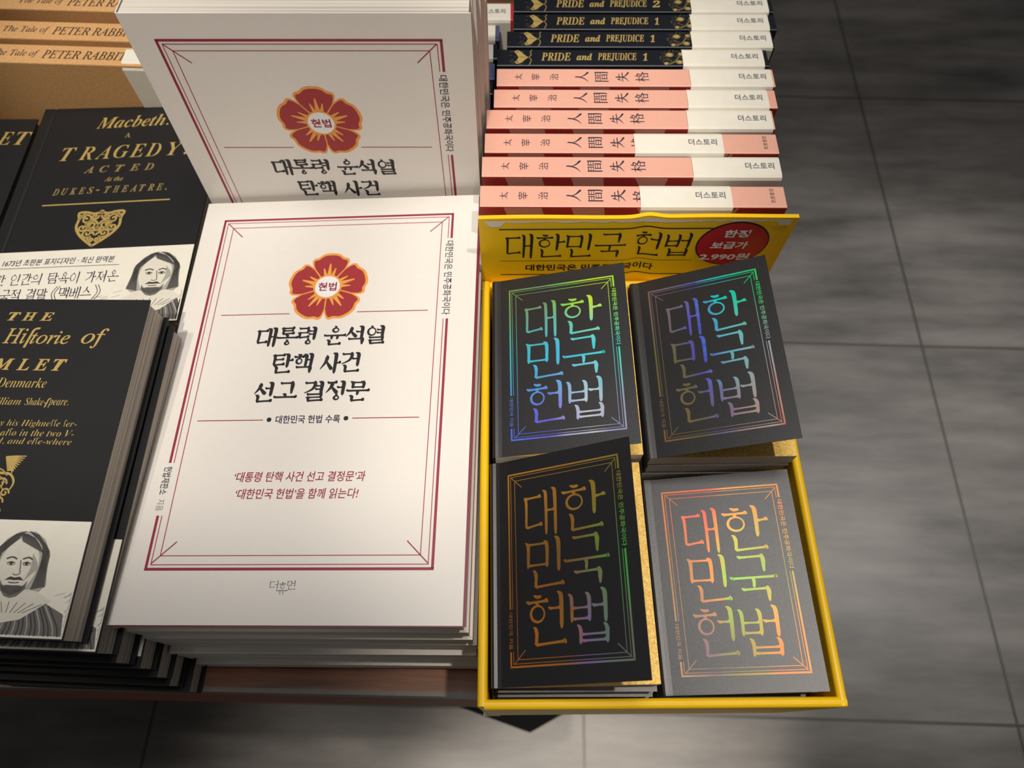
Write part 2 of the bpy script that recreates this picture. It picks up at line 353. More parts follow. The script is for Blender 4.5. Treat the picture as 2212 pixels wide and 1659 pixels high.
def kanji(ch):
    """the spine characters, stroke by stroke, in a unit square"""
    D = {'人': [([(.52, .95), (.50, .7), (.36, .35), (.05, .05)], [.10, .11, .09, .03]), ([(.50, .62), (.66, .34), (.95, .06)], [.04, .09, .15])],
     '失': [([(.28, .86), (.24, .7), (.14, .55)], [.09, .07, .03]), ([(.2, .72), (.8, .74)], [.05, .07]), ([(.06, .48), (.93, .5)], [.05, .08]),
            ([(.5, .97), (.5, .6), (.42, .3), (.08, .03)], [.1, .1, .09, .03]), ([(.52, .46), (.66, .24), (.95, .03)], [.05, .09, .14])],
     '間': [([(.1, .95), (.1, 0)], [.09, .09]), ([(.1, .92), (.42, .93)], [.06, .06]), ([(.42, .95), (.42, .56)], [.07, .07]), ([(.1, .75), (.42, .75)], [.04, .04]), ([(.1, .58), (.42, .58)], [.05, .05]),
            ([(.58, .95), (.58, .56)], [.07, .07]), ([(.58, .92), (.9, .93)], [.06, .06]), ([(.9, .95), (.9, .1), (.8, .03)], [.1, .09, .04]), ([(.58, .75), (.9, .75)], [.04, .04]), ([(.58, .58), (.9, .58)], [.05, .05]),
            ([(.32, .46), (.32, .06)], [.07, .07]), ([(.32, .44), (.68, .44)], [.05, .05]), ([(.68, .46), (.68, .06)], [.08, .08]), ([(.32, .27), (.68, .27)], [.04, .04]), ([(.32, .09), (.68, .09)], [.05, .05])],
     '格': [([(.02, .72), (.42, .74)], [.05, .07]), ([(.22, .97), (.22, 0)], [.09, .08]), ([(.2, .68), (.14, .45), (.02, .28)], [.07, .06, .03]), ([(.26, .58), (.38, .44)], [.05, .09]),
            ([(.62, .97), (.56, .76), (.44, .6)], [.09, .07, .03]), ([(.58, .82), (.84, .84), (.72, .62), (.42, .38)], [.05, .08, .07, .03]), ([(.56, .72), (.74, .54), (.97, .42)], [.04, .08, .12]),
            ([(.54, .36), (.54, .02)], [.08, .07]), ([(.54, .34), (.86, .34)], [.05, .05]), ([(.86, .36), (.86, .02)], [.09, .08]), ([(.54, .06), (.86, .06)], [.05, .05])],
     '太': [([(.06, .66), (.93, .68)], [.05, .08]), ([(.5, .97), (.5, .66), (.4, .3), (.08, .03)], [.09, .1, .08, .03]), ([(.52, .6), (.66, .3), (.95, .03)], [.05, .09, .13]), ([(.4, .26), (.54, .1)], [.05, .1])]}
    V_, F_ = [], []
    for k, (p, w) in enumerate(D[ch]):
        a, b = stroke(p, w, 4); n = len(V_); V_ += [(*q, k) for q in a]; F_ += [tuple(n+i for i in q) for q in b]
    return V_, F_

class Print:
    """ink laid on a surface; f(a, b, lift) is the surface; a, b in mm"""
    def __init__(s, mb, f, scale=1.0): s.mb = mb; s.f = f; s.k = scale/1000
    def put(s, V, F, m, layer=1): s.mb.add([s.f(p[0]*s.k, p[1]*s.k, .00007*layer+(.000004*p[2] if len(p) > 2 else 0)) for p in V], F, m)
    def quad(s, pts, m, layer=1): s.put(pts, [tuple(range(len(pts)))], m, layer)
    def line(s, a, b, w, m, layer=1, step=4):
        dx, dy = b[0]-a[0], b[1]-a[1]; L = math.hypot(dx, dy); n = max(1, int(L/step)); nx, ny = -dy/L*w/2, dx/L*w/2
        V = []
        for i in range(n+1):
            x, y = a[0]+dx*i/n, a[1]+dy*i/n; V += [(x+nx, y+ny), (x-nx, y-ny)]
        s.put(V, [(2*i, 2*i+1, 2*i+3, 2*i+2) for i in range(n)], m, layer)
    def path(s, pts, w, m, layer=1, n=4):
        ws = w if isinstance(w, (list, tuple)) else [w]*len(pts)
        s.put(*stroke(pts, ws, n), m, layer)
    def disc(s, cx, cy, rx, ry, m, layer=1, n=36): s.quad([(cx+rx*cos(2*pi*i/n), cy+ry*sin(2*pi*i/n)) for i in range(n)], m, layer)
    def fit(s, V, F, x0, x1, y0, y1, m, layer=1, rot=0, shear=0, keep=None):
        """scale the glyph ink into the box x0..x1, y0..y1 (rot in quarter turns of the reading direction)"""
        xs = [p[0] for p in V]; ys = [p[1] for p in V]
        a, b, c, d = min(xs), max(xs), min(ys), max(ys)
        if keep: c, d = keep
        o = []
        for x, y, *e in V:
            u, v = (x-a)/(b-a), (y-c)/(d-c)
            if rot == 0: o.append((x0+u*(x1-x0)+shear*v*(y1-y0), y0+v*(y1-y0), *e))
            elif rot == -1: o.append((x0+v*(x1-x0), y1-u*(y1-y0), *e))      # reads downwards
            elif rot == 1: o.append((x1-v*(x1-x0), y0+u*(y1-y0), *e))       # turned a quarter left
        s.put(o, F, m, layer)
    def text(s, t, x0, x1, y0, y1, m, layer=1, rot=0, shear=0, bold=.01, space=1.0, keep=None):
        V, F = glyphs(t, bold, 0, space); s.fit(V, F, x0, x1, y0, y1, m, layer, rot, shear, keep)
    def serif(s, t, x0, x1, y0, y1, m, layer=1, Wv=.115, Th=.06, gap=.42, shear=0, pitch=1.03):
        V, F = [], []; x = 0
        for ch in t:
            if ch == ' ': x += gap; continue
            a, b = syllable(ch, Wv, Th); n = len(V); V += [(p[0]+x, *p[1:]) for p in a]; F += [tuple(n+i for i in q) for q in b]; x += pitch
        s.fit(V, F, x0, x1, y0, y1, m, layer, 0, shear)

# ------------------------------------------------------------------ a book
class Book:
    """local frame: u (x) from the spine, v (y) from the foot, z from the back cover; cover parts are built closed and thick"""
    def __init__(s, w, h, t, kx=0, ky=0, flare=0, hinge=.004, c=.0005, r=.0007):
        s.w, s.h, s.t, s.kx, s.ky, s.a, s.uh, s.c, s.r = w, h, t, kx, ky, flare, hinge, c, r
    def top(s, u, v, off=0):
        z = s.t+s.kx*u+s.ky*v
        if s.a and u > s.uh:
            q = u-s.uh; return (s.uh+q*cos(s.a)-off*sin(s.a), v, z+q*sin(s.a)+off*cos(s.a))
        return (u, v, z+off)
    def flat(s, u, v, off=0): return (u, v, s.t+s.kx*u+s.ky*v+off)
    def ribbon(s, mb, m, off=0, c=None, v0=0, v1=None, mback=None, mspine=None, w=None, crease=0, nv=8):
        c = c or s.c; v1 = s.h if v1 is None else v1; w = w or s.w; r = s.r
        def prof(o, v):
            P = [(w, v, -o), (r, v, -o), (.3*r-.7*o, v, .3*r-.7*o), (-o, v, r)]
            zt = s.flat(0, v)[2]
            P += [(-o, v, zt-r), (.3*r-.7*o, v, zt-.3*r+.7*o)]
            P.append(s.top(r, v, o))
            if crease:
                P += [s.top(crease-.0012, v, o), s.top(crease, v, o-.0005), s.top(crease+.0012, v, o)]
            else: P += [s.top(s.uh*.8, v, o)]
            P += [s.top(s.uh*1.3, v, o)] if s.uh*1.3 > crease+.002 else []
            P += [s.top(.5*w, v, o), s.top(w, v, o)]
            return P
        vv = [v0+(v1-v0)*i/nv for i in range(nv+1)]
        O = [prof(off, v) for v in vv]; I = [prof(off-c, v) for v in vv]; n = len(O[0])
        for j in range(n-1):
            mm = m
            if mback and j < 2: mm = mback
            if mspine and 2 <= j < 5: mm = mspine
            mb.grid([[q[j], q[j+1]] for q in O], mm)
            mb.grid([[q[j+1], q[j]] for q in I], mm)
            for a, b in ((O[0], I[0]), (I[-1], O[-1])): mb.add([a[j], b[j], b[j+1], a[j+1]], [(0, 1, 2, 3)], mm)
        for j in (0, n-1): mb.grid([[a[j], b[j]] for a, b in zip(O, I)], m)
    def block(s, mb, m, inset=.0008, foot=.0004):
        c = s.c; a, b, d, e = c+.7*s.r, s.w-inset, foot, s.h-foot
        top = [(a, d), (b, d), (b, e), (a, e)]
        mb.add([(u, v, c) for u, v in top]+[s.flat(u, v, -c) for u, v in top],
               [(3,2,1,0),(4,5,6,7),(0,1,5,4),(1,2,6,5),(2,3,7,6),(3,0,4,7)], m)
    def sheet(s, mb, m, off, w, v0, v1, th=.0002):
        q = [(s.c+2*s.r, v0), (w, v0), (w, v1), (s.c+2*s.r, v1)]
        mb.add([s.flat(u, v, off-th) for u, v in q]+[s.flat(u, v, off) for u, v in q],
               [(3,2,1,0),(4,5,6,7),(0,1,5,4),(1,2,6,5),(2,3,7,6),(3,0,4,7)], m)

def frame_art(P, ol, orr, ob, ot, il, ir, ib, it, m, mt, wo, wi, gR, gL, d_out, d_in):
    """double border with two gaps on its long sides, an inner border and four corner ticks"""
    d2 = (il-ol)*.36
    for off, w, mm in ((0, wo, m), (d2, wi, mt)):
        l, r, b, t = ol+off, orr-off, ob+off, ot-off
        P.line((l-w/2, t), (r+w/2, t), w, mm); P.line((l-w/2, b), (r+w/2, b), w, mm)
        P.line((r, t), (r, gR[1]), w, mm); P.line((r, gR[0]), (r, b), w, mm)
        P.line((l, t), (l, gL[1]), w, mm); P.line((l, gL[0]), (l, b), w, mm)
    for a, b in (((il, it), (ir, it)), ((ir, it), (ir, ib)), ((ir, ib), (il, ib)), ((il, ib), (il, it))): P.line(a, b, wi, mt)
    for x, y, sx, sy in ((il, it, 1, -1), (ir, it, -1, -1), (ir, ib, -1, 1), (il, ib, 1, 1)):
        P.line((x-sx*d_out, y-sy*d_out), (x+sx*d_in, y+sy*d_in), wi*1.25, m)

def flower(P, cx, cy, Rr):
    """five-petalled emblem: orange rim, red petals, rayed ring, white disc with two syllables"""
    def prof(t):     # t 0..1 across one petal
        e = abs(t-.5)*2
        return Rr*(.80+.20*(1-e**2.6)-.035*math.exp(-((e-.55)/.16)**2)+.045*math.exp(-((e-.80)/.14)**2)-.10*max(0, e-.93)/.07)
    rim = []
    for k in range(5):
        for i in range(24):
            t = i/24; a = pi/2+2*pi/5*(k-.5+t); r = prof(t)+Rr*.035; rim.append((cx+r*cos(a), cy+r*sin(a)))
    P.quad(rim, INK['orange'], 1)
    for k in range(5):
        q = []
        for i in range(25):
            t = .02+.96*i/24; a = pi/2+2*pi/5*(k-.5+t); r = prof(t)-Rr*.035
            if i in (0, 24): r -= Rr*.10
            if i in (1, 23): r -= Rr*.035
            q.append((cx+r*cos(a), cy+r*sin(a)))
        for t in (.955, .5, .045):
            a = pi/2+2*pi/5*(k-.5+t); r = Rr*.34; q.append((cx+r*cos(a), cy+r*sin(a)))
        P.quad(q, INK['red'], 2)
        for da, L, hw in ((0, .70, .062), (-15, .58, .05), (15, .58, .05)):
            a = pi/2+2*pi/5*k+R(da); ca, sa = cos(a), sin(a); r0, r1 = Rr*.30, Rr*L; b = Rr*hw; e = b*.28
            P.quad([(cx+ca*r0-sa*b, cy+sa*r0+ca*b), (cx+ca*r0+sa*b, cy+sa*r0-ca*b), (cx+ca*r1+sa*e, cy+sa*r1-ca*e), (cx+ca*r1-sa*e, cy+sa*r1+ca*e)], INK['orange'], 3)
    P.disc(cx, cy, Rr*.36, Rr*.36, INK['orange'], 4); P.disc(cx, cy, Rr*.315, Rr*.315, INK['white'], 5)
    P.text('헌법', cx-Rr*.235, cx+Rr*.235, cy-Rr*.125, cy+Rr*.125, INK['wine'], 6, bold=.02)

def white_art(P):
    i = INK
    frame_art(P, 12.4, 138.2, 23.2, 212.4, 17.7, 132.7, 29, 207.2, i['wine'], i['wine_thin'], 1.25, .42, (146.8, 196.4), (47.0, 72.0), 3.4, 6.2)
    P.text('대한민국은 민주공화국이다', 135.3, 139.6, 149, 194.6, i['navy'], rot=-1, bold=.01)
    P.text('헌법재판소', 10.3, 14.2, 56.8, 70.2, i['navy'], rot=-1, bold=.012)
    P.text('지음', 10.6, 14.0, 49.2, 54.6, i['grey'], rot=-1, bold=0)
    for a, b, y in ((21.4, 57.2, 151.7), (92, 128.3, 151.9), (21.1, 53.1, 93), (96, 127.8, 93.3)): P.line((a, y), (b, y), .45, i['wine'])
    flower(P, 75, 167.4, 20.6)
    P.serif('대통령 윤석열', 42, 107.6, 132.4, 144.2, i['black'], Wv=.185, Th=.10, shear=.02, gap=.32, pitch=1.0)
    P.serif('탄핵 사건', 52.2, 96.6, 117, 128.8, i['black'], Wv=.185, Th=.10, shear=.02, gap=.32, pitch=1.0)
    P.serif('선고 결정문', 46.2, 102.9, 101.8, 113.4, i['black'], Wv=.185, Th=.10, shear=.02, gap=.32, pitch=1.0)
    P.disc(56, 93.1, 1.15, 1.15, i['black']); P.disc(93, 93.3, 1.15, 1.15, i['black'])
    P.text('대한민국 헌법 수록', 59.2, 90.2, 91, 95.2, i['navy'], bold=.018)
    P.text('‘대통령 탄핵 사건 선고 결정문’과', 44, 104.9, 62.3, 67.2, i['wine'], bold=.012, shear=.12)
    P.text('‘대한민국 헌법’을 함께 읽는다!', 46, 102.4, 54.3, 59.2, i['wine'], bold=.012, shear=.12)
    P.serif('더', 68.6, 72.4, 14.6, 18.4, i['grey'], Wv=.10, Th=.07); P.serif('휴', 71.8, 76.8, 12.4, 17.6, i['grey'], Wv=.10, Th=.07); P.serif('먼', 76.2, 80.0, 14.4, 18.4, i['grey'], Wv=.10, Th=.07)

def booklet_art(P, m):
    frame_art(P, 9.4, 63.9, 7.8, 92.2, 12.7, 61.1, 10.6, 89.0, m, m, .75, .26, (51.0, 85.8), (13.8, 31.2), 1.9, 3.6)
    P.text('대한민국은 민주공화국이다', 62.7, 64.9, 52, 84.8, m, rot=-1, bold=.012)
    P.text('대한민국 지음', 8.6, 10.4, 14.8, 30, m, rot=-1, bold=0)
    for ch, x, y in (('대', 17.2, 61.2), ('한', 36.2, 61.2), ('민', 17.4, 38.8), ('국', 35.8, 38.2), ('헌', 17.2, 15.2), ('법', 37.0, 14.8)):
        hh = {'국': 21.5, '대': 21.8}.get(ch, 21.8); ww = {'국': 21.2, '한': 21}.get(ch, 16.6 if ch == '대' else 18.4 if ch in '민헌' else 17.5)
        P.serif(ch, x, x+ww, y, y+hh, m, Wv=.095, Th=.052)

def portrait(P, cx, y0, s, xmax, ymin=.7):
    """engraved bust of an unnamed bearded gentleman with full hair and a wide collar"""
    i = INK; rnd = random.Random(3)
    X = lambda x, y: (min(cx+x*s, xmax), max(y0+y*s, ymin))
    poly = lambda pts, m, l: P.quad([X(*p) for p in pts], m, l)
    poly([(-.62, 0), (-.56, .2), (-.34, .31), (0, .27), (.34, .31), (.58, .2), (.64, 0)], i['g3'], 1)
    for k in range(26):
        a = -.58+1.16*k/25; P.path([X(a, .0), X(a*.9+.02, .1), X(a*.72, .27)], .012*s, i['g4'] if k % 3 else i['g2'], 2, 3)
    poly([(-.4, .28), (-.22, .40), (.22, .42), (.42, .32), (.16, .14), (-.04, .10), (-.2, .15)], i['g1'], 3)
    for k in range(9):
        a = -.32+.66*k/8; P.path([X(a, .30-abs(a)*.05), X(a*.5, .2)], .007*s, i['g3'], 4, 3)
    # shoulder-length hair behind the head, then the face, then a parted fringe
    poly([(-.20, .90), (-.27, .78), (-.30, .60), (-.33, .46), (-.26, .40), (-.16, .42), (0, .40), (.16, .42), (.27, .40), (.33, .47), (.29, .62), (.27, .78), (.20, .90), (.08, .975), (-.08, .975)], i['g2'], 4)
    for sx in (-1, 1):
        for k in range(15):
            q = k/14; P.path([X(sx*(.02+.10*q), .975-.03*q), X(sx*(.19+.08*q), .84-.05*q), X(sx*(.22+.07*q), .64), X(sx*(.19+.13*q), .42+.03*q)], .010*s, i['g4'] if k % 2 else i['g3'], 5, 3)
    face = [(.205*cos(2*pi*k/30)*(1-.10*max(0, -sin(2*pi*k/30))), .635+.275*sin(2*pi*k/30)) for k in range(30)]
    poly(face, i['g1'], 6)
    for k in range(9): P.path([X(.10+.011*k, .50+.012*k), X(.135+.008*k, .62), X(.12+.008*k, .76-.01*k)], .006*s, i['g2'], 7, 2)
    for k in range(16):
        q = k/15; P.path([X(-.05, .955), X(-.05+.14*q, .93-.02*q), X(-.02+.23*q, .875-.10*q)], .010*s, i['g4'] if k % 2 else i['g3'], 8, 2)
        P.path([X(-.05, .955), X(-.07-.08*q, .92-.01*q), X(-.09-.12*q, .885-.12*q)], .010*s, i['g4'] if k % 2 else i['g3'], 8, 2)
    for sx in (-1, 1):
        P.path([X(sx*.13-.005, .705), X(sx*.085, .722), X(sx*.035, .705)], .014*s, i['g4'], 8, 3)
        P.path([X(sx*.12, .662), X(sx*.08, .676), X(sx*.042, .662)], .010*s, i['g4'], 8, 3); P.disc(*X(sx*.08, .66), .016*s, .016*s, i['g4'], 8, 12)
        P.path([X(sx*.115, .65), X(sx*.08, .643), X(sx*.045, .65)], .006*s, i['g3'], 8, 3)
    P.path([X(.012, .69), X(.03, .60), X(.036, .565), X(.0, .55), X(-.03, .56)], .010*s, i['g3'], 8, 3)
    poly([(-.10, .50), (-.05, .535), (0, .525), (.05, .535), (.10, .50), (.04, .505), (0, .50), (-.04, .505)], i['g4'], 8)
    P.path([X(-.05, .48), X(0, .475), X(.05, .48)], .010*s, i['g4'], 8, 3)
    poly([(-.14, .50), (-.10, .44), (-.06, .455), (0, .45), (.06, .455), (.10, .44), (.14, .50), (.13, .42), (.06, .35), (0, .335), (-.06, .35), (-.13, .42)], i['g3'], 8)
    for k in range(13): a = -.12+.24*k/12; P.path([X(a, .45), X(a*.7, .36+abs(a)*.3)], .008*s, i['g4'], 9, 2)
    for k in range(34):
        a = rnd.choice((-1, 1))*rnd.uniform(.42, .75); b = rnd.uniform(.16, .42)-abs(abs(a)-.45)*.3
        P.path([X(a, b), X(a+.1, b+.03)], .006*s, i['g2'], 1, 2)

def curls(P, cx, cy, w, h, m):
    """gilt strapwork shield filled with scrolls"""
    def C(x, y, r, a0, turns, d=1):
        P.path([(cx+(x+r*(1-k/14*.85)*cos(a0+d*turns*2*pi*k/14)*.5)*w, cy+(y+r*(1-k/14*.85)*sin(a0+d*turns*2*pi*k/14)*.5)*h) for k in range(15)], .045*w, m, 1, 2)
    for s in (-1, 1):
        P.path([(cx+s*w*x, cy+h*y) for x, y in ((0, .46), (.16, .42), (.34, .47), (.5, .45), (.46, .28), (.47, .05), (.36, -.16), (.2, -.33), (0, -.5))], .06*w, m, 1, 3)
        for x, y, r, a, t, d in ((.30, .26, .30, 0, 1.4, 1), (.15, .10, .28, 1.5, 1.3, -1), (.33, .02, .24, 2, 1.3, 1), (.18, -.14, .26, 4, 1.4, 1), (.07, -.32, .16, 1, 1.2, -1), (.12, .34, .18, 3, 1.2, 1), (.38, .38, .14, 0, 1.1, -1), (.04, -.02, .14, 2, 1.2, 1)):
            C(s*x, y, r, a if s > 0 else pi-a, t, d*s)
        P.path([(cx+s*w*x, cy+h*y) for x, y in ((0, .1), (.1, .22), (.22, .16), (.16, -.02), (0, -.2))], .05*w, m, 1, 3)
    P.disc(cx, cy+h*.46, w*.06, w*.06, m, 1, 12)

def wing(P, m, k=1.0):
    """gilt winged post printed on the front black book"""
    for j in range(9):
        P.path([(59+.3*j, 73-1.2*j*.6), (63, 73.4-.75*j), (67.8-.55*j, 73.6-.95*j)], [.9, .8, .35], m, 1, 4)
    P.path([(58, 66), (63, 65.5), (65.5, 62), (64.5, 58.5)], [1.2, 1.0, .9, .5], m, 1, 4)
    for x, y, r in ((60, 61.5, 2.6), (62.8, 57.5, 2.0), (61, 53.6, 2.3), (61.5, 49.6, 1.8)):
        P.path([(x+r*cos(a*.6)*(1-a/16), y+r*sin(a*.6)*(1-a/16)) for a in range(13)], .75, m, 1, 2)
    for j in range(7): P.path([(57, 68-3*j), (59.5, 67-3*j), (61.5, 65-3*j)], .5, m, 1, 2)

def black_front_art(P, kind):
    g = gold_foil; it = lambda s: mathfont(s, 'bolditalic'); li = lambda s: mathfont(s, 'italic')
    if kind == 'tall':      # the black book with the gilt winged ornament
        P.text(it('T'), 38, 44, 138.7, 143, g); P.text(it('H'), 45.2, 52, 138.7, 143, g); P.text(it('E'), 54, 60.4, 138.7, 143, g)
        P.text(li('ll'), 30.6, 35.6, 126.8, 135, g, bold=.008); P.text(li('Hi'), 39.4, 50.2, 126.8, 134.6, g, bold=.008)
        P.text('ſ', 50.0, 53.4, 124.9, 135.2, g, shear=.25, bold=-.004); P.text(li('torie'), 52.6, 71.4, 126.8, 133.4, g, bold=.008); P.text(li('of'), 77, 89.2, 124.9, 135.0, g, bold=.008)
        [P.text(it(ch), a, b, 113.6, 119.3, g) for ch, a, b in (('H', 20.5, 28.5), ('A', 30, 37), ('M', 38.6, 48.2), ('L', 50.4, 56.2), ('E', 58.4, 65), ('T', 67, 73.4))]
        P.text(it('Denmarke'), 43.5, 66.8, 105.2, 110, g, bold=-.01)
        P.text(it('William'), 42.5, 57.5, 96.9, 100.4, g, bold=-.01); P.text(it('Shake-'), 59.4, 69.2, 96.9, 100.4, g, bold=-.01); P.text('ſ', 68.8, 70.2, 96, 100.4, g, shear=.25); P.text(it('peare.'), 70.4, 79.8, 96.0, 99.6, g, bold=-.01)
        P.text(it('cted by his Highneſſe ſer-'), 40.5, 86.3, 86.4, 90.3, g, bold=-.012)
        P.text(it(': as alſo in the two V-'), 45, 86.2, 82.6, 86, g, bold=-.012); P.text(it('Oxford, and elſe-where'), 41, 86.2, 78.2, 82, g, bold=-.012)
        wing(P, g)
    elif kind == 'wide':
        P.text(it('Macbeth:'), 37, 81.4, 129.8, 139, g, bold=-.005, shear=.05); P.text(mathfont('A', 'bold'), 56.6, 60.2, 121.6, 125.4, gold_dull)
        for ch, x in zip('TRAGEDY.', (21, 32.4, 42.4, 53, 63, 72.6, 85.4, 95.4)):
            w = 3 if ch == '.' else 8.6; P.text(it(ch) if ch != '.' else '.', x, x+w*(.62 if ch == '.' else 1), 105.9, 115.8 if ch != '.' else 108, g, bold=-.005)
        for ch, x in zip('ACTED', (38.6, 47.6, 56.8, 65.8, 74.4)): P.text(it(ch), x, x+5.4, 95.6, 100.6, gold_dull)
        P.text(it('At the'), 52.5, 63.5, 88.6, 92, gold_dull)
        for k, ch in enumerate('DUKES-THEATRE.'):
            x = 24.2+5.05*k; P.text(it(ch) if ch not in '-.' else ch, x, x+(1.2 if ch == '.' else 2 if ch == '-' else 3.5), 80.2 if ch != '-' else 82, {'-': 83, '.': 81.2}.get(ch, 85), gold_dull)
        P.line((20.5, 73.2), (94.5, 73.2), .9, g); curls(P, 57, 55.6, 26, 24, g)
    elif kind == 'far': P.text(it('E'), 90.5, 98.5, 132.5, 142.8, g, bold=-.005); P.text(it('T'), 100.5, 109.5, 132.5, 142.8, g, bold=-.005)

# ------------------------------------------------------------------ setting
def floor():
    m = MB(); m.box((-3, -2.2, -.02), (3, 3.4, 0), floor_mat()); o = m.build('floor'); o['kind'] = 'structure'
    o.rotation_euler = (0, 0, R(-1.7)); o.location = (.100, .028, 0)   # a tile corner
floor()

def table():
    t = empty('display_table', pose((-.5, .35, 0), rz=-1.1)); tag(t, 'walnut display table with dark metal edging carrying all the books', 'table')
    wd = wood(); edge = mat('dark_grey_edging', (112, 106, 98), .5, var=.06); apron = mat('red_brown_apron', (140, 70, 44), .6, var=.15, scale=60, stretch=(1, 8, 8))
    x0, x1, y0, y1 = -.9, .66, -.3205, .65
    m = MB(); m.box((x0, y0, TT-.03), (x1, y1, TT), wd); m.build('tabletop', t)
    m = MB(); m.box((x0, y0-.0025, TT-.03), (x1, y0, TT-.0002), edge); m.box((x1, y0-.0025, TT-.03), (x1+.0025, y1, TT-.0002), edge); m.build('edge_trim', t)
    m = MB(); m.box((x0+.004, y0-.0022, TT-.17), (x1-.002, y0+.018, TT-.03), apron); m.box((x1-.018, y0+.018, TT-.17), (x1-.002, y1-.01, TT-.03), apron); m.build('apron', t)
    for x, y in ((x0+.05, y0+.05), (x0+.05, y1-.06), (x1-.142, y0+.1215), (x1-.16, y1-.10)):
        m = MB(); m.box((x-.03, y-.03, 0), (x+.03, y+.03, TT-.03), steel_and_shadow_black); m.build('leg', t)
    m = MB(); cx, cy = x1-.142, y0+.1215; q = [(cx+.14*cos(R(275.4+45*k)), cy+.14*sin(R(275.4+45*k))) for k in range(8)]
    m.add([(x, y, 0) for x, y in q]+[(x, y, .012) for x, y in q], [tuple(range(7, -1, -1)), tuple(range(8, 16))]+[(k, (k+1) % 8, 8+(k+1) % 8, 8+k) for k in range(8)], steel_and_shadow_black); m.build('shadow_plate', t)  # dark plate added in place of the floor shadow below the box
    return t
table()

# ------------------------------------------------------------------ piles
def pile(proto, n, top, t, rx, ry, rz, offs, labels, group, cat='book', zs=1.0):
    """n books from the table to the pose of the top cover; every book is a wedge, so the pile tilts evenly"""
    M = None; poses = []
    T = Euler((R(rx), R(ry), R(rz)), 'XYZ').to_matrix().to_4x4(); T.translation = top
    step = Matrix.Translation((0, 0, t*zs)) @ Euler((R(rx)/n, R(ry)/n, 0), 'XYZ').to_matrix().to_4x4()
    cur = T
    for i in range(n): cur = cur @ step.inverted(); poses.append(cur.copy())
    out = []
    for i, P in enumerate(poses):                      # i = 0 is the topmost
        dx, dy, dr = offs[i] if i < len(offs) else (0, 0, 0)
        P = P @ Matrix.Translation((dx, dy, 0)) @ Matrix.Rotation(R(dr), 4, 'Z')
        if zs != 1: P = P @ Matrix.Diagonal((1, 1, zs, 1))
        pr = proto[i] if isinstance(proto, dict) and i in proto else (proto['rest'] if isinstance(proto, dict) else proto)
        if not pr.get('used'): o = pr; o.matrix_world = P; pr['used'] = 1
        else: o = copy_tree(pr, P)
        lab = labels[i] if i < len(labels) else labels[-1]
        tag(o, lab, cat, group); out.append(o)
    return out

# white paperbacks, lying
def white_book(t, kx, name='paperback_book', h=.225, flap=.1521):
    b = Book(.152, h, t, kx=kx)
    e = empty(name); m = MB(); b.ribbon(m, white_cover)
    white_art(Print(m, lambda x, y, l: b.top(x, y, l))) if h == .225 else white_art(Print(m, lambda x, y, l: b.top(x, y-(.225-h), l)))
    m.build('cover', e)
    m = MB(); b.block(m, pages, inset=.001); m.build('page_block', e)
    m = MB(); b.sheet(m, flap_card, -b.c, flap, .0004-(.0008 if flap > .153 else 0), h-.0008); m.build('cover_flap', e)
    return e
n = 7; t_ = .1038/7
wb = white_book(t_-.0002, tan(R(3.5)/n)); wbt = white_book(t_-.0002, tan(R(3.5)/n), flap=.1535)
ords = ['second', 'third', 'fourth', 'fifth', 'sixth', 'bottom']
pile({0: wbt, 'rest': wb}, n, Vector((-.172, .0413, CZ-.3164)), t_, .1, -3.5, -.6,
     [(0, 0, 0), (.0008, -.0006, 0), (.001, -.0020, .1), (.0016, -.0021, -.1), (.0004, -.0056, .1), (.0012, -.0058, 0), (.0016, -.0080, .1)],
     ['white paperback with red flower emblem lying face up, topmost of its pile'] + ['%s of the white paperbacks lying in the front pile' % ('bottom one' if o == 'bottom' else o+' from top') for o in ords], 'white paperbacks in the lying pile')
# white paperbacks, standing behind
def standing():
    p = white_book(.0138, 0, h=.215)
    L = ['white paperback standing upright, its red flower cover facing the viewer', 'second of the upright white paperbacks, behind the shaded flower cover',
         'third of the upright white paperbacks, seen by its fore edge', 'rearmost of the upright white paperbacks, beside the black gilt spines']
    for i in range(4):
        lean = 3.5
        M = Matrix.Translation((-.1695+(0, .0016, .003, .005)[i], .2627+.0146*i, TT)) @ Matrix.Rotation(R(90-lean), 4, 'X') @ Matrix.Translation((0, 0, -.0138))
        o = p if i == 0 else copy_tree(p, M)
        o.matrix_world = M; tag(o, L[i], 'book', 'white paperbacks standing upright')
standing()

# black books with gilt lettering, lying
def black_book(w, h, t, kx, ky, kind, scale, band=None, band_art=None, crease=.0072):
    b = Book(w, h, t, kx=kx, ky=ky, c=.0007)
    e = empty('black_book'); m = MB(); b.ribbon(m, black_cloth, crease=crease)
    if kind: black_front_art(Print(m, lambda x, y, l: b.top(x, y, l), scale), kind)
    m.build('cover', e)
    m = MB(); b.block(m, pages_grey, inset=.0025); m.build('page_block', e)
    if band:
        m = MB(); b.ribbon(m, band_paper, off=.0004, c=.0003, v0=band[0], v1=band[1], w=w-.0003)
        if band_art: band_art(Print(m, lambda x, y, l: b.top(x, y, .0004+l), scale))
        m.build('paper_band', e)
    return e
n = 7; t_ = .1215/n
ha = (.105, .15, t_-.0016, tan(R(3.3)/n), tan(R(4)/n))
hb = black_book(*ha, 'tall', 1, (.0006, .0462), lambda P: portrait(P, 79, 1.5, 41, 104.2))
hc = black_book(*ha, None, 1, (.005, .0495)); hd = black_book(*ha, None, 1)
hb2 = copy_tree(hb)
